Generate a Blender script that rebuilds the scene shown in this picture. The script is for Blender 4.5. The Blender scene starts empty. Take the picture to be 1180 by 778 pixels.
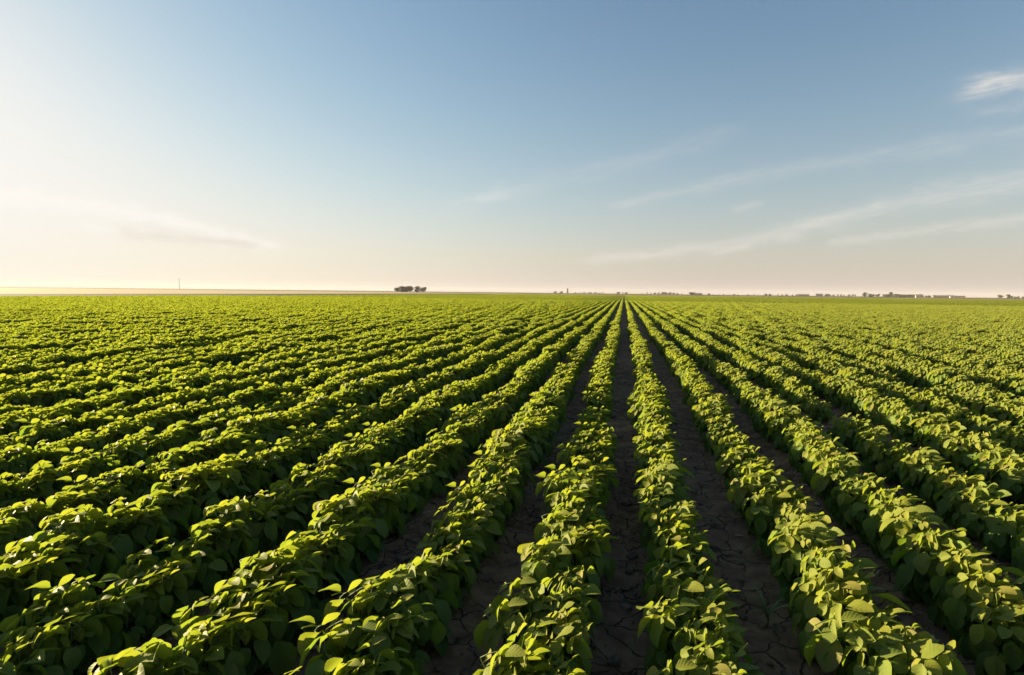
import bpy, math, random
import numpy as np
from mathutils import Vector, Matrix

R = math.radians
rng = np.random.default_rng(7)
random.seed(7)
scene = bpy.context.scene
C = scene.collection

# ------------------------------------------------------------------ camera
FPX, PW, PH = 655.0, 1180.0, 778.0          # focal length in photo pixels, photo size
CAM_H = 1.43
YAW, PITCH, ROLL = R(11.06), R(4.55), R(0.63)
cam_d = bpy.data.cameras.new('camera')
cam_d.sensor_width = 36.0
cam_d.lens = 36.0 * FPX / PW
cam_d.clip_start, cam_d.clip_end = 0.05, 40000.0
cam = bpy.data.objects.new('camera', cam_d)
C.objects.link(cam)
cam.matrix_world = (Matrix.Translation((0, 0, CAM_H)) @ Matrix.Rotation(YAW, 4, 'Z')
                    @ Matrix.Rotation(R(90) - PITCH, 4, 'X') @ Matrix.Rotation(ROLL, 4, 'Z'))
scene.camera = cam
CM = np.array(cam.matrix_world)[:3, :3]


def ray(px, py):
    """direction in the world of a photo pixel"""
    return CM @ np.array([(px - PW / 2) / FPX, -(py - PH / 2) / FPX, -1.0])


def ground_at(px, py, z=0.0):
    d = ray(px, py)
    t = (z - CAM_H) / d[2]
    return d[0] * t, d[1] * t


def bearing(px, dist):
    """ground point at a distance along the bearing of a photo column on the horizon"""
    d = ray(px, 337 + (px - 590) * 0.011)
    n = math.hypot(d[0], d[1])
    return d[0] / n * dist, d[1] / n * dist


def project(x, y, z):
    p = CM.T @ np.array([x, y, z - CAM_H])
    if p[2] >= -0.05:
        return None
    return PW / 2 + FPX * p[0] / -p[2], PH / 2 - FPX * p[1] / -p[2]


# ------------------------------------------------------------------ node helpers
class S:
    """a socket with arithmetic"""
    tree = None

    def __init__(self, s): self.s = s

    @staticmethod
    def m(op, *a, clamp=False):
        n = S.tree.nodes.new('ShaderNodeMath'); n.operation = op; n.use_clamp = clamp
        for i, v in enumerate(a):
            if isinstance(v, S): S.tree.links.new(v.s, n.inputs[i])
            else: n.inputs[i].default_value = v
        return S(n.outputs[0])

    def __add__(a, b): return S.m('ADD', a, b)
    __radd__ = __add__
    def __sub__(a, b): return S.m('SUBTRACT', a, b)
    def __rsub__(a, b): return S.m('SUBTRACT', b, a)
    def __mul__(a, b): return S.m('MULTIPLY', a, b)
    __rmul__ = __mul__
    def __truediv__(a, b): return S.m('DIVIDE', a, b)
    def __rtruediv__(a, b): return S.m('DIVIDE', b, a)
    def abs(a): return S.m('ABSOLUTE', a)
    def pow(a, e): return S.m('POWER', a, e)


def smooth(v, lo, hi, to0=0.0, to1=1.0):
    n = S.tree.nodes.new('ShaderNodeMapRange'); n.interpolation_type = 'SMOOTHSTEP'
    S.tree.links.new(v.s, n.inputs[0])
    for i, x in enumerate((lo, hi, to0, to1)): n.inputs[i + 1].default_value = x
    return S(n.outputs[0])


def vec(x, y, z=0.0):
    n = S.tree.nodes.new('ShaderNodeCombineXYZ')
    for i, v in enumerate((x, y, z)):
        if isinstance(v, S): S.tree.links.new(v.s, n.inputs[i])
        else: n.inputs[i].default_value = v
    return S(n.outputs[0])


def noise(v, scale, detail=4.0, rough=0.55, dist=0.0):
    n = S.tree.nodes.new('ShaderNodeTexNoise')
    S.tree.links.new(v.s, n.inputs['Vector'])
    n.inputs['Scale'].default_value = scale; n.inputs['Detail'].default_value = detail
    n.inputs['Roughness'].default_value = rough; n.inputs['Distortion'].default_value = dist
    return S(n.outputs['Fac']), S(n.outputs['Color'])


def mix(f, a, b):
    n = S.tree.nodes.new('ShaderNodeMix'); n.data_type = 'RGBA'
    for i, v in ((0, f), (6, a), (7, b)):
        if isinstance(v, S): S.tree.links.new(v.s, n.inputs[i])
        elif i: n.inputs[i].default_value = (*v, 1.0)
        else: n.inputs[i].default_value = v
    return S(n.outputs[2])


def sep(v):
    n = S.tree.nodes.new('ShaderNodeSeparateXYZ'); S.tree.links.new(v.s, n.inputs[0])
    return S(n.outputs[0]), S(n.outputs[1]), S(n.outputs[2])


def attr(name, out='Fac'):
    n = S.tree.nodes.new('ShaderNodeAttribute'); n.attribute_name = name
    return S(n.outputs[out])


def new_mat(name):
    m = bpy.data.materials.new(name); m.use_nodes = True
    S.tree = m.node_tree
    b = m.node_tree.nodes['Principled BSDF']
    o = m.node_tree.nodes['Material Output']
    return m, b, o


def link(a, sock): S.tree.links.new(a.s, sock)


def bump(h, strength, distance):
    n = S.tree.nodes.new('ShaderNodeBump'); n.inputs['Strength'].default_value = strength
    n.inputs['Distance'].default_value = distance
    link(h, n.inputs['Height'])
    return S(n.outputs[0])


def position():
    n = S.tree.nodes.new('ShaderNodeNewGeometry')
    return S(n.outputs['Position']), S(n.outputs['Backfacing'])


# ------------------------------------------------------------------ light and sky
SUN_AZ, SUN_EL = R(-75), R(8)           # azimuth from +Y, negative to the left
sun_dir = Vector((math.sin(SUN_AZ) * math.cos(SUN_EL), math.cos(SUN_AZ) * math.cos(SUN_EL), math.sin(SUN_EL)))
sd = bpy.data.lights.new('sun', 'SUN')
sd.energy = 5.0
sd.angle = R(0.55)
sd.color = (1.0, 0.80, 0.48)
sun = bpy.data.objects.new('sun', sd)
sun.rotation_euler = sun_dir.to_track_quat('Z', 'Y').to_euler()
sun.location = (-30, 10, 20)
C.objects.link(sun)

w = bpy.data.worlds.new('World'); scene.world = w; w.use_nodes = True
S.tree = w.node_tree
bg = w.node_tree.nodes['Background']
sky = w.node_tree.nodes.new('ShaderNodeTexSky'); sky.sky_type = 'NISHITA'; sky.sun_disc = False
sky.sun_elevation = SUN_EL; sky.sun_rotation = SUN_AZ
sky.air_density = 1.0; sky.dust_density = 1.2; sky.ozone_density = 1.5; sky.altitude = 0
bg.inputs['Strength'].default_value = 0.075
tc = w.node_tree.nodes.new('ShaderNodeTexCoord')
dx, dy, dz = sep(S(tc.outputs['Generated']))
ahead = smooth(dy, 0.05, 0.25)
safe = S.m('MAXIMUM', dy, 0.05)
u, v = dx / safe, dz / safe              # directions of the sky ahead


def uv_of(px, py):
    d = ray(px, py); return d[0] / d[1], d[2] / d[1]


def wisp(pts, w0, w1, amount, seed, fibre=1.0, lo=0.35, hi=0.75):
    """thin cirrus along a line of sky directions; w0 and w1 are its half widths at the two ends"""
    out = None
    torn, _ = noise(vec(u * 14.0, v * 40.0, seed + 5.0), 1.0, 6.0, 0.6, 0.5); torn = (torn - 0.5) * 2.6
    for (a, b, wa, wb) in zip(pts[:-1], pts[1:], np.linspace(w0, w1, len(pts))[:-1], np.linspace(w0, w1, len(pts))[1:]):
        (ua, va), (ub, vb) = uv_of(*a), uv_of(*b)
        L = math.hypot(ub - ua, vb - va); cx, cy = (ub - ua) / L, (vb - va) / L
        s = (u - ua) * (cx / L) + (v - va) * (cy / L)
        d = (v - va) * cx - (u - ua) * cy
        sc = S.m('MINIMUM', S.m('MAXIMUM', s, 0.0), 1.0)
        over = (s - sc) * L
        half = sc * ((wb - wa) / FPX) + wa / FPX
        d = d + torn * half
        r = S.m('SQRT', d * d + over * over * (0.12 if w0 + w1 > 14 else 0.5)) / half
        g = S.m('EXPONENT', r * r * -1.4)
        out = g if out is None else S.m('MAXIMUM', out, g)
    (ua, va), (ub, vb) = uv_of(*pts[0]), uv_of(*pts[-1])
    L = math.hypot(ub - ua, vb - va); cx, cy = (ub - ua) / L, (vb - va) / L
    a = u * cx + v * cy; d = v * cx - u * cy
    n, _ = noise(vec(a * 9.0, d * (60.0 * fibre), seed), 1.0, 7.0, 0.65, 0.8)
    f2, _ = noise(vec(a * 16.0, d * 210.0, seed + 9.0), 1.0, 5.0, 0.7, 1.2)
    return out * (smooth(n, lo, hi) * 0.75 + smooth(f2, 0.3, 0.75) * 0.35) * amount


CLOUDS = [
    ([(690, 298), (840, 284), (915, 262), (1180, 206), (1300, 180)], 6, 15, 0.50, 1.0),
    ([(960, 280), (1080, 264), (1180, 253), (1280, 240)], 5, 9, 0.42, 2.0),
    ([(540, 232), (650, 205), (740, 184), (825, 157)], 12, 10, 0.15, 3.0),
    ([(720, 235), (860, 205), (1010, 180), (1180, 152), (1280, 140)], 7, 11, 0.24, 4.0),
    ([(555, 229), (582, 225)], 6, 6, 0.34, 5.0),
    ([(850, 239), (875, 235)], 5, 4, 0.36, 6.0),
    ([(1134, 100), (1152, 94), (1172, 93), (1200, 88)], 9, 13, 0.8, 7.0),
    ([(1140, 126), (1190, 119)], 8, 8, 0.22, 8.0),
    ([(-60, 222), (60, 232), (160, 245), (230, 262), (310, 284)], 17, 7, 0.95, 9.0),
    ([(100, 262), (190, 270), (300, 288)], 8, 4, 0.6, 10.0),
]
cl = None
for p, a, b, am, sd_ in CLOUDS:
    lo, hi = (0.12, 0.8) if am > 0.4 else (0.2, 0.8)
    g = wisp(p, a, b, am, sd_ * 3.7, 1.0, lo, hi)
    cl = g if cl is None else 1.0 - (1.0 - cl) * (1.0 - g)
cl = S.m('MULTIPLY', cl * ahead, 1.05, clamp=True)
EXPOSE = 2.0 ** 2.1                      # the camera's exposure, for thinking in display values
K = 0.08 * EXPOSE                         # display value of one unit of sky


def soft(c, gain):
    """the sky near the sun rolls off in the thick evening air instead of growing without bound"""
    c = c * (K * SKY_GAIN * gain)
    return c / (1.0 + (c * 1.02).pow(3.0)).pow(1 / 3.0)


SKY_GAIN = 0.57
sc_ = S.tree.nodes.new('ShaderNodeSeparateColor'); S.tree.links.new(sky.outputs[0], sc_.inputs[0])
cc_ = S.tree.nodes.new('ShaderNodeCombineColor')
for k_ in range(3): link(soft(S(sc_.outputs[k_]), (0.97, 1.10, 1.20)[k_]), cc_.inputs[k_])
toward = dx * sun_dir.x + dy * sun_dir.y + dz * sun_dir.z
near_sun = smooth(toward, 0.05, 0.97)
el_ = S.m('MAXIMUM', dz, 0.0)
haze_f = S.m('EXPONENT', el_ * (-1.0 / 0.13)) * 0.92
haze_c = mix(near_sun, (0.70, 0.605, 0.565), (0.935, 0.855, 0.765))
lit = mix(haze_f, S(cc_.outputs[0]), haze_c)
cloud_c = mix(near_sun, (0.86, 0.80, 0.73), (1.0, 0.97, 0.91))
lit = mix(cl, lit, cloud_c)
lit = mix(wisp([(150, 268), (215, 275), (290, 282)], 10, 7, 0.42, 21.0, 1.0, 0.2, 0.6) * ahead, lit, (0.72, 0.60, 0.53))
vs_ = S.tree.nodes.new('ShaderNodeVectorMath'); vs_.operation = 'SCALE'; link(lit, vs_.inputs[0]); vs_.inputs['Scale'].default_value = 1 / K
S.tree.links.new(vs_.outputs[0], bg.inputs['Color'])
bg.inputs['Strength'].default_value = 0.08

# ------------------------------------------------------------------ object helpers
def tag(o, label=None, cat=None, group=None, kind=None):
    for k, x in (('label', label), ('category', cat), ('group', group), ('kind', kind)):
        if x: o[k] = x
    return o


def mesh_np(name, V, F, mats, attrs=None, mat_idx=None, smooth_=True):
    """V (n,3), F list of (m,k) index arrays"""
    V = np.asarray(V, np.float32)
    me = bpy.data.meshes.new(name)
    me.vertices.add(len(V)); me.vertices.foreach_set('co', V.ravel())
    loops = np.concatenate([f.ravel() for f in F]) if F else np.zeros(0, int)
    tot = np.concatenate([np.full(len(f), f.shape[1]) for f in F]) if F else np.zeros(0, int)
    if len(tot):
        me.loops.add(len(loops)); me.loops.foreach_set('vertex_index', loops.astype(np.int32))
        me.polygons.add(len(tot))
        me.polygons.foreach_set('loop_start', np.concatenate([[0], np.cumsum(tot)[:-1]]).astype(np.int32))
        me.polygons.foreach_set('loop_total', tot.astype(np.int32))
        me.polygons.foreach_set('use_smooth', np.full(len(tot), smooth_))
        if mat_idx is not None:
            me.polygons.foreach_set('material_index', np.asarray(mat_idx, np.int32))
    for m in mats: me.materials.append(m)
    for k, a in (attrs or {}).items():
        a = np.asarray(a)
        if a.ndim == 2:
            t = me.attributes.new(k, 'FLOAT_VECTOR', 'POINT'); t.data.foreach_set('vector', a.astype(np.float32).ravel())
        elif a.dtype.kind == 'i':
            t = me.attributes.new(k, 'INT', 'POINT'); t.data.foreach_set('value', a.astype(np.int32))
        else:
            t = me.attributes.new(k, 'FLOAT', 'POINT'); t.data.foreach_set('value', a.astype(np.float32))
    me.update(calc_edges=True)
    return me


def link_obj(name, me, parent=None, loc=None):
    o = bpy.data.objects.new(name, me); C.objects.link(o)
    if parent: o.parent = parent
    if loc: o.location = loc
    return o


def empty(name, loc, rz=0.0, scale=1.0):
    o = bpy.data.objects.new(name, None); C.objects.link(o)
    o.empty_display_size = 0.1
    o.location = loc; o.rotation_euler = (0, 0, rz); o.scale = (scale,) * 3
    return o


class Build:
    """collects tubes, boxes and loose faces for one mesh"""
    def __init__(s): s.V = []; s.Q = []; s.T = []; s.n = 0

    def add(s, V, Q=None, T=None):
        V = np.asarray(V, float)
        if Q is not None and len(Q): s.Q.append(np.asarray(Q) + s.n)
        if T is not None and len(T): s.T.append(np.asarray(T) + s.n)
        s.V.append(V); s.n += len(V)

    def tube(s, pts, rad, k=6, cap=True):
        pts = np.asarray(pts, float); rad = np.broadcast_to(rad, len(pts))
        ring = []
        for i in range(len(pts)):
            d = pts[min(i + 1, len(pts) - 1)] - pts[max(i - 1, 0)]; d /= np.linalg.norm(d) + 1e-9
            a = np.cross(d, [0.31, 0.11, 0.94] if abs(d[2]) < 0.9 else [1, 0, 0.1]); a /= np.linalg.norm(a); b = np.cross(d, a)
            th = np.arange(k) / k * 2 * np.pi
            ring.append(pts[i] + rad[i] * (np.cos(th)[:, None] * a + np.sin(th)[:, None] * b))
        V = np.concatenate(ring + [pts[:1], pts[-1:]])
        Q = [[i * k + j, i * k + (j + 1) % k, (i + 1) * k + (j + 1) % k, (i + 1) * k + j] for i in range(len(pts) - 1) for j in range(k)]
        m = len(pts) * k
        T = [[m, (j + 1) % k, j] for j in range(k)] + [[m + 1, m - k + j, m - k + (j + 1) % k] for j in range(k)] if cap else None
        s.add(V, Q, T)

    def box(s, c, size, rz=0.0):
        h = np.array(size) / 2
        V = np.array([[x, y, z] for z in (-1, 1) for y in (-1, 1) for x in (-1, 1)]) * h
        ca, sa = math.cos(rz), math.sin(rz)
        V = np.stack([V[:, 0] * ca - V[:, 1] * sa, V[:, 0] * sa + V[:, 1] * ca, V[:, 2]], 1) + np.array(c)
        s.add(V, [[0, 2, 3, 1], [4, 5, 7, 6], [0, 1, 5, 4], [2, 6, 7, 3], [0, 4, 6, 2], [1, 3, 7, 5]])

    def mesh(s, name, mats, smooth_=True):
        F = ([np.concatenate(s.Q)] if s.Q else []) + ([np.concatenate(s.T)] if s.T else [])
        return mesh_np(name, np.concatenate(s.V), F, mats, smooth_=smooth_)


# ------------------------------------------------------------------ materials
def leaf_material():
    m, b, o = new_mat('soybean_leaf')
    _, back = position()
    rnd, age = attr('rnd'), attr('age')
    tx, ty, _z = sep(attr('luv', 'Vector'))
    oi = S.tree.nodes.new('ShaderNodeObjectInfo'); orand = S(oi.outputs['Random'])
    f = S.m('MULTIPLY_ADD', rnd, 0.30, age * 0.62 + orand * 0.14 - 0.07, clamp=True)
    col = mix(f, (0.034, 0.130, 0.034), (0.270, 0.242, 0.006))  # sunlit gold painted onto young upper leaves, shade green onto lower ones
    # veins: the midrib and curved side veins
    side = S.m('PINGPONG', ty * 6.0 - tx.abs() * 1.6, 0.5) * 2.0
    vein = S.m('MAXIMUM', smooth(tx.abs(), 0.05, 0.0), smooth(side, 0.16, 0.02) * 0.55)
    col = mix(vein * 0.5, col, (0.20, 0.25, 0.045))
    nf, _ = noise(vec(tx, ty, rnd * 40.0), 3.0, 3.0)
    col = mix(smooth(nf, 0.35, 0.75) * 0.35, col, (0.10, 0.14, 0.02))
    tip = smooth(rnd + (nf - 0.5) * 0.25 + tx.abs() * 0.05 + ty * 0.04, 0.985, 1.04)
    col = mix(tip * 0.8, col, (0.24, 0.17, 0.05))
    under = mix(0.28, col, (0.13, 0.19, 0.07))
    col = mix(back, col, under)
    link(col, b.inputs['Base Color'])
    b.inputs['Roughness'].default_value = 0.60
    b.inputs['Specular IOR Level'].default_value = 0.16
    hs = S.tree.nodes.new('ShaderNodeBump'); hs.inputs['Strength'].default_value = 0.35; hs.inputs['Distance'].default_value = 0.002
    link(side * 0.6 - vein, hs.inputs['Height']); link(S(hs.outputs[0]), b.inputs['Normal'])
    tr = S.tree.nodes.new('ShaderNodeBsdfTranslucent')
    link(mix(f, (0.09, 0.25, 0.016), (0.37, 0.388, 0.030)), tr.inputs['Color'])
    ms = S.tree.nodes.new('ShaderNodeMixShader'); ms.inputs[0].default_value = 0.42
    S.tree.links.new(b.outputs[0], ms.inputs[1]); S.tree.links.new(tr.outputs[0], ms.inputs[2])
    S.tree.links.new(ms.outputs[0], o.inputs['Surface'])
    return m


def plain(name, col, rough=0.8, var=0.25, scale=4.0, spec=0.3):
    m, b, o = new_mat(name)
    tc_ = S.tree.nodes.new('ShaderNodeTexCoord')
    n, _ = noise(S(tc_.outputs['Object']), scale, 4.0)
    link(mix(smooth(n, 0.3, 0.7), tuple(c * (1 - var) for c in col), tuple(min(1, c * (1 + var)) for c in col)), b.inputs['Base Color'])
    b.inputs['Roughness'].default_value = rough; b.inputs['Specular IOR Level'].default_value = spec
    return m


def soil_material():
    m, b, o = new_mat('dry_soil')
    pos, _ = position()
    x, y, z = sep(pos)
    p2 = vec(x, y, 0.0)
    _, wc = noise(p2, 9.0, 3.0)
    vm = S.tree.nodes.new('ShaderNodeVectorMath'); vm.operation = 'MULTIPLY_ADD'
    link(wc, vm.inputs[0]); vm.inputs[1].default_value = (0.09, 0.09, 0.0); link(p2, vm.inputs[2])

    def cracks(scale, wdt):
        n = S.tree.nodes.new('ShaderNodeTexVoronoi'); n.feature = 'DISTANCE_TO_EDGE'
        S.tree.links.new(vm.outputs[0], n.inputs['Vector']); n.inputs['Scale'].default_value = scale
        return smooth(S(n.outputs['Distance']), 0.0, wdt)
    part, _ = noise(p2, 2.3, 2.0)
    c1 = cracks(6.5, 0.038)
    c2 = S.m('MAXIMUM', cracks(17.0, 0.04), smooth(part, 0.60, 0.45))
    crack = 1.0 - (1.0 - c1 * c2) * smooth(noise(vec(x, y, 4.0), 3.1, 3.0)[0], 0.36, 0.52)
    fine, _ = noise(p2, 60.0, 6.0, 0.65)
    mid, _ = noise(p2, 7.0, 4.0)
    col = mix(smooth(mid, 0.3, 0.7), (0.145, 0.085, 0.048), (0.275, 0.172, 0.100))
    col = mix(smooth(fine, 0.5, 0.8) * 0.5, col, (0.16, 0.125, 0.095))
    col = mix(crack, (0.046, 0.032, 0.022), col)  # shade of the crack depth painted into the soil colour
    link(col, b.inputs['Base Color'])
    b.inputs['Roughness'].default_value = 0.92; b.inputs['Specular IOR Level'].default_value = 0.2
    grit, _ = noise(p2, 22.0, 5.0, 0.7)
    h = crack * 1.0 + fine * 0.5 + grit * 1.8 + mid * 0.6
    link(bump(h, 0.9, 0.012), b.inputs['Normal'])
    return m


def field_material(name, a, b_, sx, sy):
    m, b, o = new_mat(name)
    pos, _ = position(); x, y, z = sep(pos)
    n, _ = noise(vec(x * sx, y * sy, 0.0), 1.0, 5.0)
    n2, _ = noise(vec(x * 3.0, y * 0.4, 0.0), 1.0, 4.0)
    link(mix(smooth(n, 0.35, 0.65) * 0.7 + n2 * 0.3, a, b_), b.inputs['Base Color'])
    b.inputs['Roughness'].default_value = 0.95; b.inputs['Specular IOR Level'].default_value = 0.1
    return m


M_leaf = leaf_material()
M_stem = plain('soybean_stem', (0.085, 0.13, 0.030), 0.6, 0.3, 30.0)
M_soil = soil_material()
M_straw = plain('dry_straw', (0.42, 0.36, 0.25), 0.8, 0.3, 40.0)
M_clod = plain('soil_clod', (0.16, 0.115, 0.08), 0.95, 0.35, 30.0, 0.1)
M_grass = plain('grass_blade', (0.07, 0.14, 0.03), 0.5, 0.2, 20.0)
M_stub = field_material('wheat_stubble', (0.42, 0.32, 0.18), (0.54, 0.43, 0.26), 0.03, 0.004)
M_far = field_material('far_farmland', (0.085, 0.085, 0.035), (0.17, 0.14, 0.06), 0.002, 0.006)
M_margin = field_material('dark_margin', (0.014, 0.012, 0.004), (0.030, 0.025, 0.009), 0.3, 0.05)  # very dark strip along the crop's left and far edges
M_fcrown = plain('tree_foliage', (0.045, 0.062, 0.022), 0.7, 0.4, 0.6)
M_bark = plain('tree_bark', (0.07, 0.055, 0.04), 0.9, 0.3, 3.0)
M_wall = plain('house_plaster', (0.50, 0.45, 0.40), 0.85, 0.08, 0.5)
M_brick = plain('house_brick', (0.22, 0.18, 0.155), 0.85, 0.15, 0.5)
M_roof = plain('roof_tiles', (0.20, 0.15, 0.13), 0.8, 0.2, 0.8)
M_glass = plain('window_glass', (0.04, 0.05, 0.06), 0.15, 0.1, 1.0, 0.5)
M_conc = plain('concrete', (0.33, 0.31, 0.29), 0.85, 0.12, 0.3)
M_pale = plain('galvanised_metal', (0.60, 0.58, 0.55), 0.5, 0.08, 0.5)
M_pole = plain('weathered_timber', (0.16, 0.13, 0.11), 0.85, 0.2, 2.0)

# ------------------------------------------------------------------ soybean plants
def leaf_grid(ns, nt):
    s = np.linspace(0, 1, ns) ** 0.9
    t = np.linspace(-1, 1, nt)
    Sg, Tg = np.meshgrid(s, t, indexing='ij')
    w = np.maximum(Sg, 0.004) ** 0.52 * (1.004 - Sg) ** 0.70
    w = w / w.max()
    q = np.array([[i * nt + j, i * nt + j + 1, (i + 1) * nt + j + 1, (i + 1) * nt + j] for i in range(ns - 1) for j in range(nt - 1)])
    return Sg.ravel(), Tg.ravel(), w.ravel(), q


SUNV = np.array(sun_dir)


class Plant:
    def __init__(s, seed, ns=7, nt=5):
        s.r = np.random.default_rng(seed); s.grid = leaf_grid(ns, nt)
        s.V = []; s.Q = []; s.rnd = []; s.age = []; s.luv = []; s.n = 0
        s.st = Build()

    def leaf(s, p, d, nrm, L, W, age, droop, fold):
        r = s.r; Sg, Tg, w, q = s.grid
        d = d / np.linalg.norm(d); b = np.cross(nrm, d); b /= np.linalg.norm(b) + 1e-9; n = np.cross(d, b)
        tw = r.normal(0, 0.25)
        half = W * 0.5 * w
        x = Sg * L
        # curl along the length, fold along the midrib, a slightly wavy edge
        ang = droop * Sg
        xx = L * np.where(abs(droop) > 1e-3, np.sin(ang) / max(abs(droop), 1e-3) * np.sign(droop or 1), Sg)
        zz = -L * (1 - np.cos(ang)) / (droop if abs(droop) > 1e-3 else 1e9)
        zz = zz + fold * np.abs(Tg) * half + 0.10 * half * np.sin(Sg * 7 + tw * 9) * Tg ** 2 + tw * Tg * half * Sg
        yy = Tg * half * math.cos(min(abs(fold), 1.0) * 0.8)
        V = p + xx[:, None] * d + yy[:, None] * b + zz[:, None] * n
        s.V.append(V); s.Q.append(q + s.n); s.n += len(V)
        s.rnd.append(np.full(len(V), r.random())); s.age.append(np.full(len(V), age))
        s.luv.append(np.stack([Tg, Sg, np.zeros_like(Sg)], 1))

    def trifoliate(s, p, az, elev, size, age):
        """three leaflets at the end of a petiole pointing along az"""
        r = s.r
        out = np.array([math.cos(az), math.sin(az), 0.0])
        up = np.array([0, 0, 1.0])
        for k, da in enumerate((0.0, 1.25, -1.25)):
            a = az + da + r.normal(0, 0.22)
            el = elev + r.normal(0, 0.25) - (0.10 if k else 0.0)
            h = np.array([math.cos(a), math.sin(a), 0.0])
            d = h * math.cos(el) + up * math.sin(el)
            nrm = -h * math.sin(el) + up * math.cos(el)
            roll = r.normal(0, 0.38)
            bb = np.cross(nrm, d); nrm = nrm * math.cos(roll) + bb * math.sin(roll)
            # upper leaflets turn their faces to the sun
            nrm = nrm + SUNV * (1.4 * max(0.0, age - 0.14)) * r.uniform(0.5, 1.5)
            d = d - nrm * (np.dot(d, nrm) / np.dot(nrm, nrm)); nrm = nrm / np.linalg.norm(nrm)
            L = size * r.uniform(0.82, 1.12) * (1.08 if k == 0 else 0.96)
            p0 = p + (out * 0.022 if k == 0 else h * 0.004)
            s.leaf(p0, d, nrm, L, L * r.uniform(0.66, 0.80), age, r.uniform(0.1, 0.9), r.uniform(0.05, 0.55))

    def grow(s, shoots=3, height=0.31, along=0.07, nodes=7, leaf=0.082, spread=1.0):
        r = s.r
        for k in range(shoots):
            base = np.array([(0.5 - ((k * 0.618 + 0.2) % 1.0)) * 0.11 * spread, (k - (shoots - 1) / 2) * along + r.normal(0, 0.012), -0.02])
            lean = np.array([r.normal(0, 0.05), r.normal(0, 0.05), 0]) * spread
            H = height * r.uniform(0.92, 1.06)
            top = lambda t: base + np.array([0, 0, 0.02 + H * t]) + lean * t * t + np.array([0.008 * math.sin(9 * t + k), 0.008 * math.cos(8 * t + k), 0])
            s.st.tube([top(t) for t in np.linspace(0, 1, 6)], np.linspace(0.0042, 0.0016, 6), 5)
            az0 = r.uniform(0, 6.28)
            for j in range(nodes):
                t = 0.16 + 0.84 * j / (nodes - 1)
                p = top(t)
                young = max(0.0, (t - 0.55) / 0.45)
                # petioles lean towards the open furrow on both sides
                side = 0.0 if (j + k) % 2 else math.pi
                az = side + r.normal(0, 0.85)
                pl = (0.086 * (1 - 0.72 * young) * r.uniform(0.75, 1.08) * (0.65 + 0.35 * t)) * spread
                pe = R(r.uniform(22, 50)) + young * 0.45
                h = np.array([math.cos(az), math.sin(az), 0.0])
                e = p + pl * (h * math.cos(pe) + np.array([0, 0, math.sin(pe)]))
                e[0] = 0.135 * spread * math.tanh(e[0] / (0.135 * spread))
                mid = (p + e) / 2 - np.array([0, 0, -0.10 * pl])
                s.st.tube([p, mid, e], [0.0017, 0.0014, 0.0012], 4, False)
                el = R(r.uniform(-82, -38)) * (1 - 0.8 * young) + young * R(r.uniform(-25, 40))
                size = leaf * (1 - 0.42 * young ** 2) * r.choice([0.75, 0.95, 1.1, 1.4], p=[0.25, 0.32, 0.3, 0.13])
                s.trifoliate(e, az, el, size, min(1.0, 0.1 + 0.35 * t + 0.55 * young))
        return s

    def arrays(s):
        return (np.concatenate(s.V), np.concatenate(s.Q), np.concatenate(s.rnd), np.concatenate(s.age), np.concatenate(s.luv))


KINDS = [  # looks, and how each one grows
    ('bushy', dict(shoots=5, height=0.245, along=0.045, nodes=10, leaf=0.080)),
    ('tall', dict(shoots=5, height=0.27, along=0.045, nodes=11, leaf=0.078)),
    ('leafy', dict(shoots=6, height=0.25, along=0.038, nodes=10, leaf=0.075)),
    ('broad-leaved', dict(shoots=4, height=0.245, along=0.055, nodes=10, leaf=0.090)),
    ('low', dict(shoots=5, height=0.225, along=0.045, nodes=8, leaf=0.078)),
    ('upright', dict(shoots=5, height=0.265, along=0.045, nodes=11, leaf=0.077, spread=0.85)),
    ('spreading', dict(shoots=5, height=0.235, along=0.045, nodes=10, leaf=0.080, spread=1.15)),
    ('dense', dict(shoots=6, height=0.245, along=0.038, nodes=10, leaf=0.073)),
]
plants = [Plant(100 + i).grow(**k) for i, (_, k) in enumerate(KINDS)]
foliage_me, stem_me = [], []
for p in plants:
    V, Q, rn, ag, lu = p.arrays()
    foliage_me.append(mesh_np('soybean_foliage', V, [Q], [M_leaf], dict(rnd=rn, age=ag, luv=lu)))
    stem_me.append(p.st.mesh('soybean_stem', [M_stem]))

ROW, ROW_R, X0 = 0.55, 0.605, -0.262                     # row spacing, first row left of the middle furrow
STEP = 0.19
TL, TR = math.tan(R(54.5)), math.tan(R(32.5))
LEFT_EDGE, FAR_EDGE = -72.0, 390.0
NEAR, MID = 24.0, 90.0


def row_x(k, y):
    """where row k runs: the pass right of the middle furrow was drilled a little askew"""
    x = X0 + k * ROW if k <= 1 else X0 + ROW + (k - 1) * ROW_R
    if k >= 1:
        t = min(1.0, max(0.0, (y - 1.5) / 7.5)); x += -0.04 + 0.11 * t * t * (3 - 2 * t) + (0.03 if k >= 2 else 0.0)
    return x


def wave(k, y):
    """how well the row grows here, about -1 to 1"""
    a = math.sin(y * 1.9 + k * 7.3) * 0.5 + math.sin(y * 0.83 + k * 3.1) * 0.5 + math.sin(y * 0.31 + k * 1.7 + 2) * 0.4
    return a / 1.1


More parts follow.
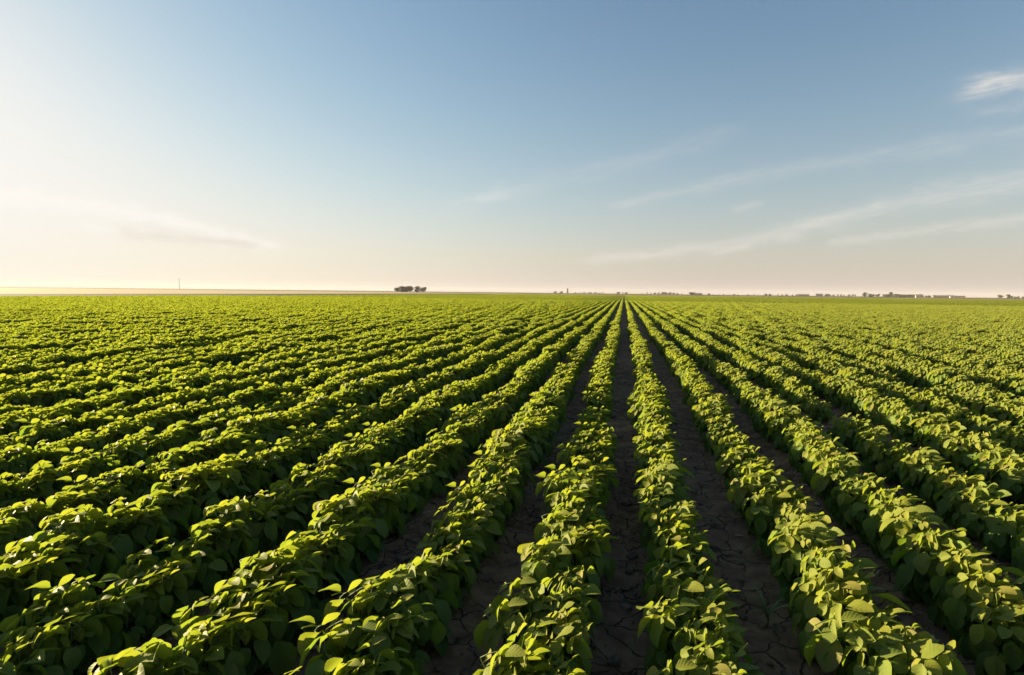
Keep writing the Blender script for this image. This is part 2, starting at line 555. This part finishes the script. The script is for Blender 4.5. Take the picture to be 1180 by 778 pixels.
spots = []                                # x, y, rz, scale, variant, row
for k in range(int((-NEAR * TL - 3) / ROW), int((NEAR * TR + 3) / ROW) + 1):
    xr = row_x(k, 0.0)
    y = 0.75 + rng.uniform(0, STEP)
    while y < NEAR:
        y += STEP * rng.uniform(0.8, 1.2)
        if not (-(y * TL + 2.5) < xr < y * TR + 2.5): continue
        g = wave(k, y)
        if y < 4.5: g = max(g, -0.25)
        if g < -0.85 and rng.random() < 0.55: continue
        v_ = rng.choice([4, 6, 0, 3]) if g < -0.5 else rng.choice([1, 5, 2, 7, 0, 3]) if g > 0.35 else rng.integers(0, 8)
        spots.append((row_x(k, y) + rng.normal(0, 0.016) + 0.025 * math.sin(y * 0.5 + k), y, rng.normal(0, 0.16),
                      (1.0 + (0.09 if g > 0 else 0.18) * g) * 1.08 * rng.uniform(0.93, 1.07), int(v_), k))


def soil_z(x, y):
    """low ridges under the rows"""
    t = np.clip((y - 1.5) / 7.5, 0, 1)
    x_ = np.where(x > 0.04, x - (0.04 + 0.11 * t * t * (3 - 2 * t)), x)
    x_ = np.where(x_ > X0 + ROW, X0 + ROW + (x_ - X0 - ROW) * (ROW / ROW_R), x_)
    ph = (x_ - X0) / ROW * 2 * np.pi
    return 0.018 * np.cos(ph) + 0.008 * np.sin(x * 2.3 + y * 1.1) + 0.006 * np.sin(x * 5.1 - y * 3.7)


order = []
for i, (x, y, *_r) in enumerate(spots):
    pr = project(x, y, 0.2)
    if pr and -12 < pr[0] < PW + 12 and pr[1] < PH + 40:
        order.append((math.hypot(x, y), i))
order.sort()
single = {i for _, i in order[:300]}

ORD = ('first second third fourth fifth sixth seventh eighth ninth tenth eleventh twelfth thirteenth fourteenth fifteenth '
       'sixteenth seventeenth eighteenth nineteenth twentieth').split()


def ordinal(n):
    if n <= 20: return ORD[n - 1]
    tens = {2: 'twenty', 3: 'thirty', 4: 'forty'}[n // 10]
    return tens + '-' + ORD[n % 10 - 1] if n % 10 else tens[:-1] + 'ieth'


def row_words(k):
    n, s_ = (1 - k, 'left') if k <= 0 else (k, 'right')
    return ('' if n == 1 else ordinal(n) + ' ') + f'row {s_} of middle furrow'


by_row = {}
for i in single: by_row.setdefault(spots[i][5], []).append(i)
for k, ids in by_row.items():
    for j, i in enumerate(sorted(ids, key=lambda q: spots[q][1])):
        x, y, rz, sc, v_, _k = spots[i]
        e = empty('soybean_plant', (x, y, float(soil_z(x, y)) - 0.01), rz, sc)
        e.scale = (sc * 1.05, sc, sc)
        tag(e, f'{KINDS[v_][0]} soybean plant, {ordinal(j + 1)} from the near end of {row_words(k)}', 'soybean plant',
            'soybean plants growing in the near rows')
        link_obj('stem', stem_me[v_], e); link_obj('foliage', foliage_me[v_], e)

# ---- all further plants: one object that scatters whole plants, row lengths and field patches
tmpl = []                                 # (V, Q, rnd, age, luv, matidx)


def add_tmpl(P, with_stem):
    V, Q, rn, ag, lu = P.arrays()
    F = [Q]; mi = [np.zeros(len(Q), int)]
    if with_stem:
        sv = np.concatenate(P.st.V); sq = np.concatenate(P.st.Q)
        F.append(sq + len(V)); mi.append(np.ones(len(sq), int))
        z = np.zeros(len(sv)); V = np.concatenate([V, sv]); rn = np.concatenate([rn, z]); ag = np.concatenate([ag, z])
        lu = np.concatenate([lu, np.zeros((len(sv), 3))])
    tmpl.append((V, np.concatenate(F), rn, ag, lu, np.concatenate(mi)))


for p in plants: add_tmpl(p, True)        # 0..7 whole plants
for i in range(6):                        # 8..13 a metre of row
    P = Plant(300 + i, 4, 3)
    for q in range(5):
        n0 = P.n; v0 = len(P.V)
        P.grow(4, 0.25 * P.r.uniform(0.88, 1.10), 0.055, 8, 0.085)
        for a in range(v0, len(P.V)): P.V[a] = P.V[a] + np.array([P.r.normal(0, 0.003), q * 0.2 - 0.4, 0])
    add_tmpl(P, False)
for i in range(4):                        # 14..17 ten metres of four rows
    P = Plant(400 + i, 3, 3)
    r = P.r
    for row in range(4):
        for q in range(480):
            yy = r.uniform(-5, 5)
            hh = 0.27 + 0.05 * math.sin(yy * 1.9 + row * 2 + i) + 0.03 * math.sin(yy * 5 + i)
            th = r.uniform(0, math.pi); rad = r.uniform(0.75, 1.05)
            pz = hh * math.sin(th) ** 0.7 * rad; px_ = 0.115 * math.cos(th) * rad
            az = 0 if px_ > 0 else math.pi
            az += r.normal(0, 0.9)
            el = R(r.uniform(-65, -10)) * (1 - pz / 0.4) + R(r.uniform(-35, 30)) * (pz / 0.4)
            h = np.array([math.cos(az), math.sin(az), 0.0]); d = h * math.cos(el) + np.array([0, 0, math.sin(el)])
            nrm = -h * math.sin(el) + np.array([0, 0, math.cos(el)])
            L = r.uniform(0.09, 0.16)
            nrm = nrm + SUNV * (pz / 0.33) * r.uniform(0.0, 0.75); d = d - nrm * (np.dot(d, nrm) / np.dot(nrm, nrm)); nrm = nrm / np.linalg.norm(nrm)
            P.leaf(np.array([(row - 1.5) * ROW + px_, yy, pz]), d, nrm, L, L * 0.75, min(1, pz / 0.33), r.uniform(0, 0.7), r.uniform(0, 0.5))
    add_tmpl(P, False)

pts = []
for i, (x, y, rz, sc, v_, k) in enumerate(spots):
    if i not in single: pts.append((x, y, float(soil_z(x, y)) - 0.01, rz, sc, sc, v_))
for k in range(int(LEFT_EDGE / ROW), int((MID * TR + 4) / ROW) + 1):
    xr = row_x(k, 9.0)
    y = NEAR + 0.5
    while y < MID:
        if -(y * TL + 4) < xr < y * TR + 4:
            g = wave(k, y)
            s_ = (1 + (0.10 if g > 0 else 0.20) * g + rng.normal(0, 0.04)) * 1.05
            pts.append((row_x(k, y) + rng.normal(0, 0.012), y, 0.0, rng.normal(0, 0.01), s_, s_ * rng.uniform(0.95, 1.1), 8 + int(rng.integers(0, 6))))
        y += 1.0
for kk in range(int(-LEFT_EDGE / -(4 * ROW)), int(FAR_EDGE * TR / (4 * ROW)) + 4):
    xc = X0 + 2.5 * ROW + kk * 4 * ROW + 0.15 * (kk >= 0)
    if xc < LEFT_EDGE + 1: continue
    y = MID + 5
    while y < FAR_EDGE:
        if xc < y * TR + 10 and xc > -(y * TL + 10):
            pts.append((xc, y, 0.0, 0.0, 1.0, (0.95 + 0.17 * math.sin(xc * 0.11 + 1.3 * math.sin(y * 0.021)) * math.sin(y * 0.037 + xc * 0.02)) * rng.uniform(0.93, 1.07), 14 + int(rng.integers(0, 4))))
        y += 10.0
pts = np.array(pts)
nT = sum(len(t[0]) for t in tmpl)
Vall = np.concatenate([t[0] for t in tmpl] + [pts[:, :3]])
offs = np.cumsum([0] + [len(t[0]) for t in tmpl])
Qall = np.concatenate([t[1] + o for t, o in zip(tmpl, offs)])
n_p = len(pts); z1 = np.zeros(n_p)
att = dict(
    rnd=np.concatenate([t[2] for t in tmpl] + [z1]), age=np.concatenate([t[3] for t in tmpl] + [z1]),
    luv=np.concatenate([t[4] for t in tmpl] + [np.zeros((n_p, 3))]),
    kind_of_piece=np.concatenate([np.full(len(t[0]), i) for i, t in enumerate(tmpl)] + [np.full(n_p, -1)]).astype(int),
    pick=np.concatenate([np.zeros(nT), pts[:, 6]]).astype(int),
    turn=np.concatenate([np.zeros((nT, 3)), np.stack([z1, z1, pts[:, 3]], 1)]),
    grow=np.concatenate([np.ones((nT, 3)), np.stack([pts[:, 4] * np.where(pts[:, 6] < 14, 0.9, 1.0), pts[:, 4] * 0 + 1, pts[:, 5]], 1)]),
)
near_pts = np.concatenate([np.zeros(nT, bool), pts[:, 6] < 8])
att['grow'][near_pts, 1] = att['grow'][near_pts, 0] / 0.9
me = mesh_np('soybean_field', Vall, [Qall], [M_leaf, M_stem], att, np.concatenate([t[5] for t in tmpl]))
field = link_obj('soybean_field_vegetation', me)
tag(field, 'dense green soybean rows running on to the horizon behind the near plants', 'soybean crop', None, 'stuff')

ng = bpy.data.node_groups.new('scatter_plants', 'GeometryNodeTree')
ng.interface.new_socket('Geometry', in_out='INPUT', socket_type='NodeSocketGeometry')
ng.interface.new_socket('Geometry', in_out='OUTPUT', socket_type='NodeSocketGeometry')
N, Lk = ng.nodes, ng.links
gi, go = N.new('NodeGroupInput'), N.new('NodeGroupOutput')


def named(nm, typ):
    n = N.new('GeometryNodeInputNamedAttribute'); n.data_type = typ; n.inputs[0].default_value = nm
    return n.outputs[0]


def equals(k):
    n = N.new('FunctionNodeCompare'); n.data_type = 'INT'; n.operation = 'EQUAL'
    Lk.new(named('kind_of_piece', 'INT'), n.inputs['A'] if n.inputs['A'].type == 'INT' else n.inputs[2])
    n.inputs[3].default_value = k
    return n.outputs[0]


def part_of(k):
    n = N.new('GeometryNodeSeparateGeometry'); n.domain = 'POINT'
    Lk.new(gi.outputs[0], n.inputs[0]); Lk.new(equals(k), n.inputs[1])
    return n.outputs[0]


g2i = N.new('GeometryNodeGeometryToInstance')
for k in reversed(range(len(tmpl))): Lk.new(part_of(k), g2i.inputs[0])
iop = N.new('GeometryNodeInstanceOnPoints')
Lk.new(part_of(-1), iop.inputs['Points']); Lk.new(g2i.outputs[0], iop.inputs['Instance'])
iop.inputs['Pick Instance'].default_value = True
Lk.new(named('pick', 'INT'), iop.inputs['Instance Index'])
e2r = N.new('FunctionNodeEulerToRotation'); Lk.new(named('turn', 'FLOAT_VECTOR'), e2r.inputs[0])
Lk.new(e2r.outputs[0], iop.inputs['Rotation']); Lk.new(named('grow', 'FLOAT_VECTOR'), iop.inputs['Scale'])
Lk.new(iop.outputs[0], go.inputs[0])
md = field.modifiers.new('scatter', 'NODES'); md.node_group = ng

# ------------------------------------------------------------------ ground
def axis(fine_lo, fine_hi, step, lo, hi):
    a = list(np.arange(fine_lo, fine_hi, step)); s_ = step; x = a[-1]
    while x < hi: s_ *= 1.35; x += s_; a.append(min(x, hi))
    s_ = step; x = fine_lo; pre = []
    while x > lo: s_ *= 1.35; x -= s_; pre.append(max(x, lo))
    return np.array(pre[::-1] + a)


gx, gy = axis(-9, 7, 0.04, -9000, 9000), axis(0.5, 12, 0.04, -400, 12000)
X, Y = np.meshgrid(gx, gy, indexing='ij')
fade = np.clip(1 - (np.hypot(X, Y) - 14) / 14, 0, 1)
Z = soil_z(X, Y) * fade + (rng.normal(0, 0.0035, X.shape) + 0.005 * np.sin(X * 17 + 2 * np.sin(Y * 9)) * np.sin(Y * 14 + 2 * np.sin(X * 11))) * (fade > 0.5)
i, j = np.meshgrid(np.arange(len(gx) - 1), np.arange(len(gy) - 1), indexing='ij')
q = (i * len(gy) + j).ravel()
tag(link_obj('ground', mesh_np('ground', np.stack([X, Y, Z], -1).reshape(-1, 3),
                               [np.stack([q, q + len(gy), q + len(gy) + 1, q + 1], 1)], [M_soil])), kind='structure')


def sheet(name, poly, z, mat):
    V = np.array([(x, y, z) for x, y in poly], float)
    return tag(link_obj(name, mesh_np(name, V, [np.arange(len(V))[None, :]], [mat], smooth_=False)), kind='structure')


sheet('stubble_field', [(-700, -60), (-119, -60), (-119, 640), (-700, 640)], 0.03, M_stub)
sheet('stubble_strip_field', [(-118.5, 440), (700, 440), (700, 520), (-118.5, 520)], 0.034, M_stub)
sheet('far_land', [(-9000, 640.5), (9000, 640.5), (9000, 12000), (-9000, 12000)], 0.05, M_far)
sheet('side_land', [(-9000, -100), (-700.5, -100), (-700.5, 640), (-9000, 640)], 0.05, M_far)
sheet('outer_land', [(700.5, 200), (9000, 200), (9000, 640), (700.5, 640)], 0.05, M_far)

sheet('field_margin', [(-118.8, -60), (-72.6, -60), (-72.6, 391.5), (700, 391.5), (700, 439.5), (-118.8, 439.5)], 0.02, M_margin)

# small clods on the soil of the near furrows
cb = Build()
ico = [(0, 0, 1), (0.9, 0, 0.45), (0.28, 0.85, 0.45), (-0.72, 0.53, 0.45), (-0.72, -0.53, 0.45), (0.28, -0.85, 0.45),
       (0.72, 0.53, -0.45), (-0.28, 0.85, -0.45), (-0.9, 0, -0.45), (-0.28, -0.85, -0.45), (0.72, -0.53, -0.45), (0, 0, -1)]
icf = [(0, 1, 2), (0, 2, 3), (0, 3, 4), (0, 4, 5), (0, 5, 1), (1, 6, 2), (2, 7, 3), (3, 8, 4), (4, 9, 5), (5, 10, 1),
       (6, 7, 2), (7, 8, 3), (8, 9, 4), (9, 10, 5), (10, 6, 1), (11, 7, 6), (11, 8, 7), (11, 9, 8), (11, 10, 9), (11, 6, 10)]
ico = np.array(ico)
for _ in range(6500):
    y = 1.2 + rng.random() ** 1.5 * 9; k = int(rng.integers(-14, 10))
    x = X0 + (k + 0.5) * ROW + rng.normal(0, 0.09)
    s_ = 0.003 + rng.random() ** 5 * 0.034
    V = ico * s_ * rng.uniform(0.6, 1.3, (12, 1)) * np.array([rng.uniform(0.8, 1.4), 1, 0.7])
    cb.add(V + np.array([x, y, float(soil_z(x, y)) + s_ * 0.25]), None, icf)
tag(link_obj('soil_crumbs', cb.mesh('soil_crumbs', [M_clod], False)), 'small loose crumbs of dry earth in the furrows', 'soil crumbs', None, 'stuff')

# ------------------------------------------------------------------ straw bits and a grass weed
STRAWS = [
    (927, 561, 0.085, 20, 0.007, 'curled pale straw piece, farthest straw in second furrow right of the middle furrow'),
    (943, 581, 0.055, 95, 0.009, 'short whitish husk lying on soil just nearer than the curled straw piece'),
    (972, 589, 0.050, 40, 0.007, 'brownish straw scrap lying on soil close beside the whitish husk'),
    (985, 643, 0.120, 60, 0.005, 'long pale stalk lying on soil just nearer than the brownish straw scrap'),
    (1040, 664, 0.045, 60, 0.007, 'small tan chaff flake between the long pale stalk and the whitish chaff lump'),
    (455, 590, 0.150, 35, 0.003, 'thin dry stalk lying across the second furrow left of middle'),
    (868, 617, 0.050, 10, 0.006, 'pale chaff bit on soil of the furrow right of middle'),
    (1088, 736, 0.050, 75, 0.010, 'whitish chaff lump on soil near the lower right corner'),
    (318, 742, 0.110, 15, 0.007, 'pale broken stalk at bottom of the second furrow left of middle'),
    (712, 618, 0.030, 50, 0.006, 'tiny pale husk lying in the middle furrow'),
]
for px, py, L, deg, rad, lab in STRAWS:
    x, y = ground_at(px, py, 0.0)
    rows = [row_x(k, y) for k in range(-8, 8)]
    mid = min(((a + b_) / 2 for a, b_ in zip(rows[:-1], rows[1:])), key=lambda q: abs(q - (x + 0.2 if x < -1.3 else x - 0.2 if x > 1.4 else x)))
    x = min(max(x, mid - (0.12 if x < 0 else 0.05)), mid + (0.13 if x > 0 else 0.05))          # loose straw lies in the open furrow
    z = float(soil_z(x, y)) + rad * 0.8 + 0.004
    b = Build(); a = R(deg)
    T = np.linspace(-0.5, 0.5, 7)
    P_ = [(L * t * math.cos(a) - 0.12 * L * math.sin(a) * math.cos(t * 3.1), L * t * math.sin(a) + 0.12 * L * math.cos(a) * math.cos(t * 3.1),
           0.012 * abs(t) * (1 if L > 0.08 else 0)) for t in T]
    b.tube(P_, rad * np.array([0.55, 0.9, 1.0, 0.8, 1.0, 0.85, 0.4]), 6)
    o = link_obj('straw_piece', b.mesh('straw_piece', [M_straw]), None, (x, y, z))
    tag(o, lab, 'straw', 'dry straw bits on the soil')

gx_, gy_ = ground_at(884, 716, 0.0)
gw = empty('grass_weed', (gx_, gy_, float(soil_z(gx_, gy_))))
tag(gw, 'young grass weed with long arching blades growing between soybean rows', 'weed')
b = Build(); b.tube([(0, 0, -0.02), (0.004, 0, 0.03), (0.002, 0.002, 0.07)], [0.004, 0.0035, 0.003], 6)
link_obj('stem', b.mesh('grass_stem', [M_grass]), gw)
for az, L, el in ((2.9, 0.20, 66), (-0.3, 0.24, 62), (0.7, 0.17, 58), (3.8, 0.15, 60), (1.9, 0.21, 70)):
    V = []; n = 10
    h = np.array([math.cos(az), math.sin(az), 0]); sd2 = np.array([-math.sin(az), math.cos(az), 0])
    p = np.array([0, 0, 0.04]); e = R(el)
    for t in range(n):
        wd = 0.0062 * (1 - t / (n - 1)) ** 0.6 + 0.0004
        nrm = -h * math.sin(e) + np.array([0, 0, math.cos(e)])
        V += [p - sd2 * wd + nrm * wd * 0.4, p, p + sd2 * wd + nrm * wd * 0.4]
        p = p + (h * math.cos(e) + np.array([0, 0, math.sin(e)])) * L / (n - 1); e -= R(el * 1.5) / (n - 1)
    Qb = [[3 * t + c, 3 * t + c + 1, 3 * t + c + 4, 3 * t + c + 3] for t in range(n - 1) for c in (0, 1)]
    bb = Build(); bb.add(V, Qb); link_obj('blade', bb.mesh('grass_blade', [M_grass]), gw)

# ------------------------------------------------------------------ trees, houses and masts along the horizon
def tree_meshes(seed, Ht, Wd, low=0.12):
    r = np.random.default_rng(seed)
    tb = Build()
    tb.tube([(0, 0, -0.3), (0.05, 0, Ht * 0.2), (0.1, 0.05, Ht * 0.45), (0.1, 0.1, Ht * 0.75)], [0.30, 0.24, 0.17, 0.06], 7)
    lobes = []
    for k in range(13):
        a = r.uniform(0, 6.28); rr = Wd * 0.5 * r.uniform(0.1, 0.65); z = Ht * (r.uniform(low + 0.08, 0.45) if k % 2 else r.uniform(0.4, 0.82))
        c = np.array([math.cos(a) * rr, math.sin(a) * rr, z])
        tb.tube([(0.08, 0.05, Ht * r.uniform(0.18, 0.45)), c * np.array([0.5, 0.5, 0.85]), c], [0.13, 0.09, 0.04], 5)
        lobes.append((c, Wd * r.uniform(0.20, 0.32), Ht * r.uniform(0.14, 0.22)))
    V, Qs = [], []
    for c, a, h in lobes:
        for _ in range(170):
            d = r.normal(0, 1, 3); d /= np.linalg.norm(d); d *= r.uniform(0.55, 1.08)
            p = c + d * np.array([a, a, h])
            if p[2] < Ht * low: continue
            t1 = r.normal(0, 1, 3); t1 /= np.linalg.norm(t1); t2 = np.cross(t1, r.normal(0, 1, 3)); t2 /= np.linalg.norm(t2)
            s_ = r.uniform(0.16, 0.42); n0 = len(V)
            V += [p - t1 * s_, p - t2 * s_ * 0.6, p + t1 * s_, p + t2 * s_ * 0.6]; Qs.append([n0, n0 + 1, n0 + 2, n0 + 3])
    cb_ = Build(); cb_.add(V, Qs)
    return tb.mesh('tree_trunk', [M_bark]), cb_.mesh('tree_crown', [M_fcrown], False)


tree_lib = [tree_meshes(1, 9.0, 11.0, 0.03), tree_meshes(2, 9.0, 9.0, 0.03), tree_meshes(3, 9.0, 6.5, 0.2), tree_meshes(4, 5.0, 10.0, 0.02), tree_meshes(5, 5.0, 8.0, 0.02)]
lib_h = [9, 9, 9, 5, 5]


def tree(px, D, v_, Ht, label, group, name='broadleaf_tree', cat='tree', wide=1.0):
    x, y = bearing(px, D)
    e = empty(name, (x, y, 0.0), rng.uniform(0, 6.28)); s_ = Ht / lib_h[v_]
    e.scale = (s_ * wide, s_ * wide, s_)
    tag(e, label, cat, group)
    link_obj('trunk', tree_lib[v_][0], e); link_obj('crown', tree_lib[v_][1], e)


G = 'trees of the lone clump on the left horizon'
tree(458.0, 690, 0, 6.6, 'low rounded tree at the left end of the lone tree clump', G, wide=1.15)
tree(463.5, 700, 1, 8.0, 'second tree from the left in the lone tree clump', G, wide=1.25)
tree(468.0, 715, 3, 7.4, 'bushy tree second left of the gap in the lone tree clump', G, wide=0.9)
tree(472.5, 700, 0, 9.0, 'tallest dark tree just left of the gap in the lone tree clump', G, wide=1.0)
tree(480.5, 690, 1, 8.2, 'tree just right of the gap in the lone tree clump', G, wide=1.1)
tree(487.5, 700, 0, 7.8, 'round tree at the right end of the lone tree clump', G, wide=1.1)

FG = 'small trees along the far horizon'
FL = 'small hazy tree or bush in the broken line of trees along the far horizon'
far = []
for a, b_, n, h0, h1, D in ((640, 646, 2, 5, 6, 1500), (664, 694, 10, 4.0, 5.5, 1900), (713, 722, 3, 4.5, 5.5, 1500), (740, 772, 8, 4, 6.5, 1500),
                            (772, 786, 4, 4, 5, 1500), (800, 816, 3, 3.0, 4.2, 1300), (816, 880, 12, 2.5, 4, 1600), (896, 918, 5, 3, 4.5, 1400),
                            (952, 986, 9, 4, 6, 1300), (1002, 1036, 10, 4.5, 7, 1250), (1038, 1052, 4, 4.5, 6, 1300), (1062, 1076, 4, 4, 5, 1300),
                            (1166, 1186, 6, 4, 5.5, 1250)):
    for t in np.linspace(a, b_, n): far.append((t + rng.uniform(-1, 1), D * rng.uniform(0.96, 1.05), int(rng.integers(0, 5)), rng.uniform(h0, h1)))
for px, D, v_, Ht in far: tree(px, D, v_, Ht, FL, FG)
tree(797.5, 900, 3, 4.6, 'dark dense bush right of the pale masts on the horizon', None, 'bush', 'bush')
tree(882.5, 1000, 4, 4.0, 'left one of two dark bushes side by side on right horizon', 'pair of dark bushes', 'bush', 'bush', 0.8)
tree(887.5, 1000, 4, 3.7, 'right one of two dark bushes side by side on right horizon', 'pair of dark bushes', 'bush', 'bush', 0.8)
tree(997, 1250, 1, 9.5, 'taller tree standing out left of the wood on right horizon', None)
tree(1026.5, 1250, 2, 10.5, 'tallest tree of the wooded stretch on the right horizon', None)
tree(1152.5, 1200, 0, 7.0, 'left one of two separate round trees near the right edge', 'pair of round trees')
tree(1162, 1200, 1, 7.5, 'right one of two separate round trees near the right edge', 'pair of round trees')


def house(px, D, wid, dep, hw, hr, wall, label, name='farm_house', cat='house', chimney=True):
    x, y = bearing(px, D)
    e = empty(name, (x, y, 0.0), math.atan2(y, x) - math.pi / 2 + R(8)); tag(e, label, cat, 'buildings along the far horizon')
    b = Build(); b.box((0, 0, hw / 2), (wid, dep, hw))
    V = [(-wid / 2, -dep / 2, hw), (-wid / 2, dep / 2, hw), (-wid / 2, 0, hw + hr * 0.94), (wid / 2, -dep / 2, hw), (wid / 2, dep / 2, hw), (wid / 2, 0, hw + hr * 0.94)]
    b.add(V, None, [(0, 2, 1), (3, 4, 5)])
    link_obj('wall', b.mesh('house_wall', [wall], False), e)
    b = Build(); o_ = 0.5
    for s_ in (-1, 1):
        y0, z0 = s_ * (dep / 2 + o_), hw - hr * o_ / (dep / 2)
        A = [(-wid / 2 - o_, y0, z0), (wid / 2 + o_, y0, z0), (wid / 2 + o_, 0, hw + hr), (-wid / 2 - o_, 0, hw + hr)]
        A2 = [(p_[0], p_[1], p_[2] + 0.22) for p_ in A]
        b.add(A + A2, [[0, 1, 2, 3], [4, 7, 6, 5], [0, 4, 5, 1], [1, 5, 6, 2], [3, 2, 6, 7], [0, 3, 7, 4]])
    rf = link_obj('roof', b.mesh('house_roof', [M_roof], False), e)
    if chimney:
        b = Build(); b.box((wid * 0.2, 0.8, hw + hr), (0.7, 0.7, 2.2)); link_obj('chimney', b.mesh('house_chimney', [M_brick], False), rf)
    n = max(2, int(wid / 5))
    for k in range(n):
        b = Build(); b.box((-wid / 2 + wid * (k + 0.5) / n, -dep / 2 - 0.03, hw * 0.55), (1.1, 0.12, 1.3)); link_obj('window', b.mesh('house_window', [M_glass], False), e)


house(926, 1600, 24, 9, 2.4, 2.2, M_brick, 'long low barn with dark roof left of the peaked house', 'barn', 'barn', False)
house(944, 1600, 15, 9, 2.8, 3.2, M_brick, 'reddish house with a peaked dark roof beside the long barn')
house(1050, 1450, 11, 8, 2.8, 3.0, M_brick, 'small brick house half hidden by trees on right horizon')
house(1059, 1150, 9.5, 7, 3.2, 2.0, M_wall, 'small white house shining among trees on the right horizon')
house(1087, 1400, 33, 9, 2.6, 2.2, M_brick, 'long dark roofed farm building with reddish wall at right')
house(1103, 1200, 20, 8, 2.2, 1.4, M_wall, 'long pale shed just right of the long dark roof', 'shed', 'shed', False)
house(804, 1200, 15, 7, 2.2, 1.3, M_wall, 'low pale shed right of the dark bush on the horizon', 'shed', 'shed', False)

x, y = bearing(653.5, 2000)
e = empty('grain_silo', (x, y, 0)); tag(e, 'grey silo tower rising alone above the far horizon left of the rows', 'silo')
b = Build(); b.tube([(0, 0, -0.5), (0, 0, 8), (0, 0, 15.0)], [4.3, 4.2, 3.9], 20); link_obj('wall', b.mesh('silo_wall', [M_conc]), e)
b = Build(); b.tube([(0, 0, 14.9), (0, 0, 15.3), (0, 0, 17.6), (0, 0, 17.9)], [4.1, 4.1, 1.2, 0.6], 20); link_obj('roof', b.mesh('silo_roof', [M_conc]), e)

x, y = bearing(206.8, 820)
e = empty('wooden_mast', (x, y, 0)); tag(e, 'thin dark mast rising above the pale stubble field', 'mast')
b = Build(); b.tube([(0, 0, -0.5), (0, 0, 7), (0, 0, 14.2)], [0.26, 0.22, 0.18], 8); link_obj('pole', b.mesh('mast_pole', [M_pole]), e)
b = Build(); b.box((0, 0, 13.4), (1.7, 0.2, 0.25)); b.tube([(-0.7, 0, 13.5), (-0.7, 0, 13.9)], 0.1, 6); b.tube([(0.7, 0, 13.5), (0.7, 0, 13.9)], 0.1, 6)
link_obj('crossarm', b.mesh('mast_crossarm', [M_pole]), e)

for px, D, Ht, lab in ((786.3, 1050, 14.5, 'left one of two pale slim masts on the horizon'), (791.0, 1050, 14.0, 'right one of two pale slim masts on the horizon')):
    x, y = bearing(px, D)
    e = empty('lattice_mast', (x, y, 0)); tag(e, lab, 'mast', 'pale masts on the horizon')
    b = Build(); hw = 0.55
    leg = lambda sx, sy, t: (sx * hw * (1 - 0.6 * t), sy * hw * (1 - 0.6 * t), Ht * t - 0.3)
    for sx in (-1, 1):
        for sy in (-1, 1): b.tube([leg(sx, sy, 0), leg(sx, sy, 1)], 0.07, 5)
    for k in range(9):
        t0, t1 = k / 9, (k + 1) / 9
        for p_, q_ in (((-1, -1), (1, -1)), ((1, -1), (1, 1)), ((1, 1), (-1, 1)), ((-1, 1), (-1, -1))):
            b.tube([leg(*p_, t0), leg(*q_, t1)], 0.04, 4); b.tube([leg(*q_, t0), leg(*p_, t1)], 0.04, 4)
    link_obj('lattice', b.mesh('mast_lattice', [M_pale]), e)
    b = Build(); b.box((0, 0, Ht - 0.6), (2.6, 0.16, 0.18)); b.box((0, 0, Ht - 2.2), (2.0, 0.16, 0.18)); link_obj('crossarm', b.mesh('mast_crossarm', [M_pale], False), e)

# ------------------------------------------------------------------ haze
HAZE = 0.75e-4
if HAZE:
    b = Build(); b.box((0, 1500, 12.0), (6000, 4400, 28.0))
    hm, hb, ho = new_mat('haze_air')
    S.tree.nodes.remove(hb)
    pv = S.tree.nodes.new('ShaderNodeVolumePrincipled')
    pv.inputs['Color'].default_value = (0.93, 0.90, 0.88, 1); pv.inputs['Density'].default_value = HAZE; pv.inputs['Anisotropy'].default_value = 0.0
    S.tree.links.new(pv.outputs[0], ho.inputs['Volume'])
    tag(link_obj('haze', b.mesh('haze', [hm], False)), 'thin warm haze lying over the fields', 'haze', None, 'stuff')

# ------------------------------------------------------------------ render settings
vs = scene.view_settings
scene.display_settings.display_device = 'sRGB'
vs.view_transform = 'Standard'; vs.look = 'None'; vs.gamma = 1.0; vs.use_curve_mapping = False
vs.exposure = 2.1
cy = scene.cycles
cy.use_denoising = True
cy.max_bounces = 6; cy.diffuse_bounces = 3; cy.glossy_bounces = 2; cy.transmission_bounces = 4
cy.sample_clamp_indirect = 6.0
scene.render.film_transparent = False
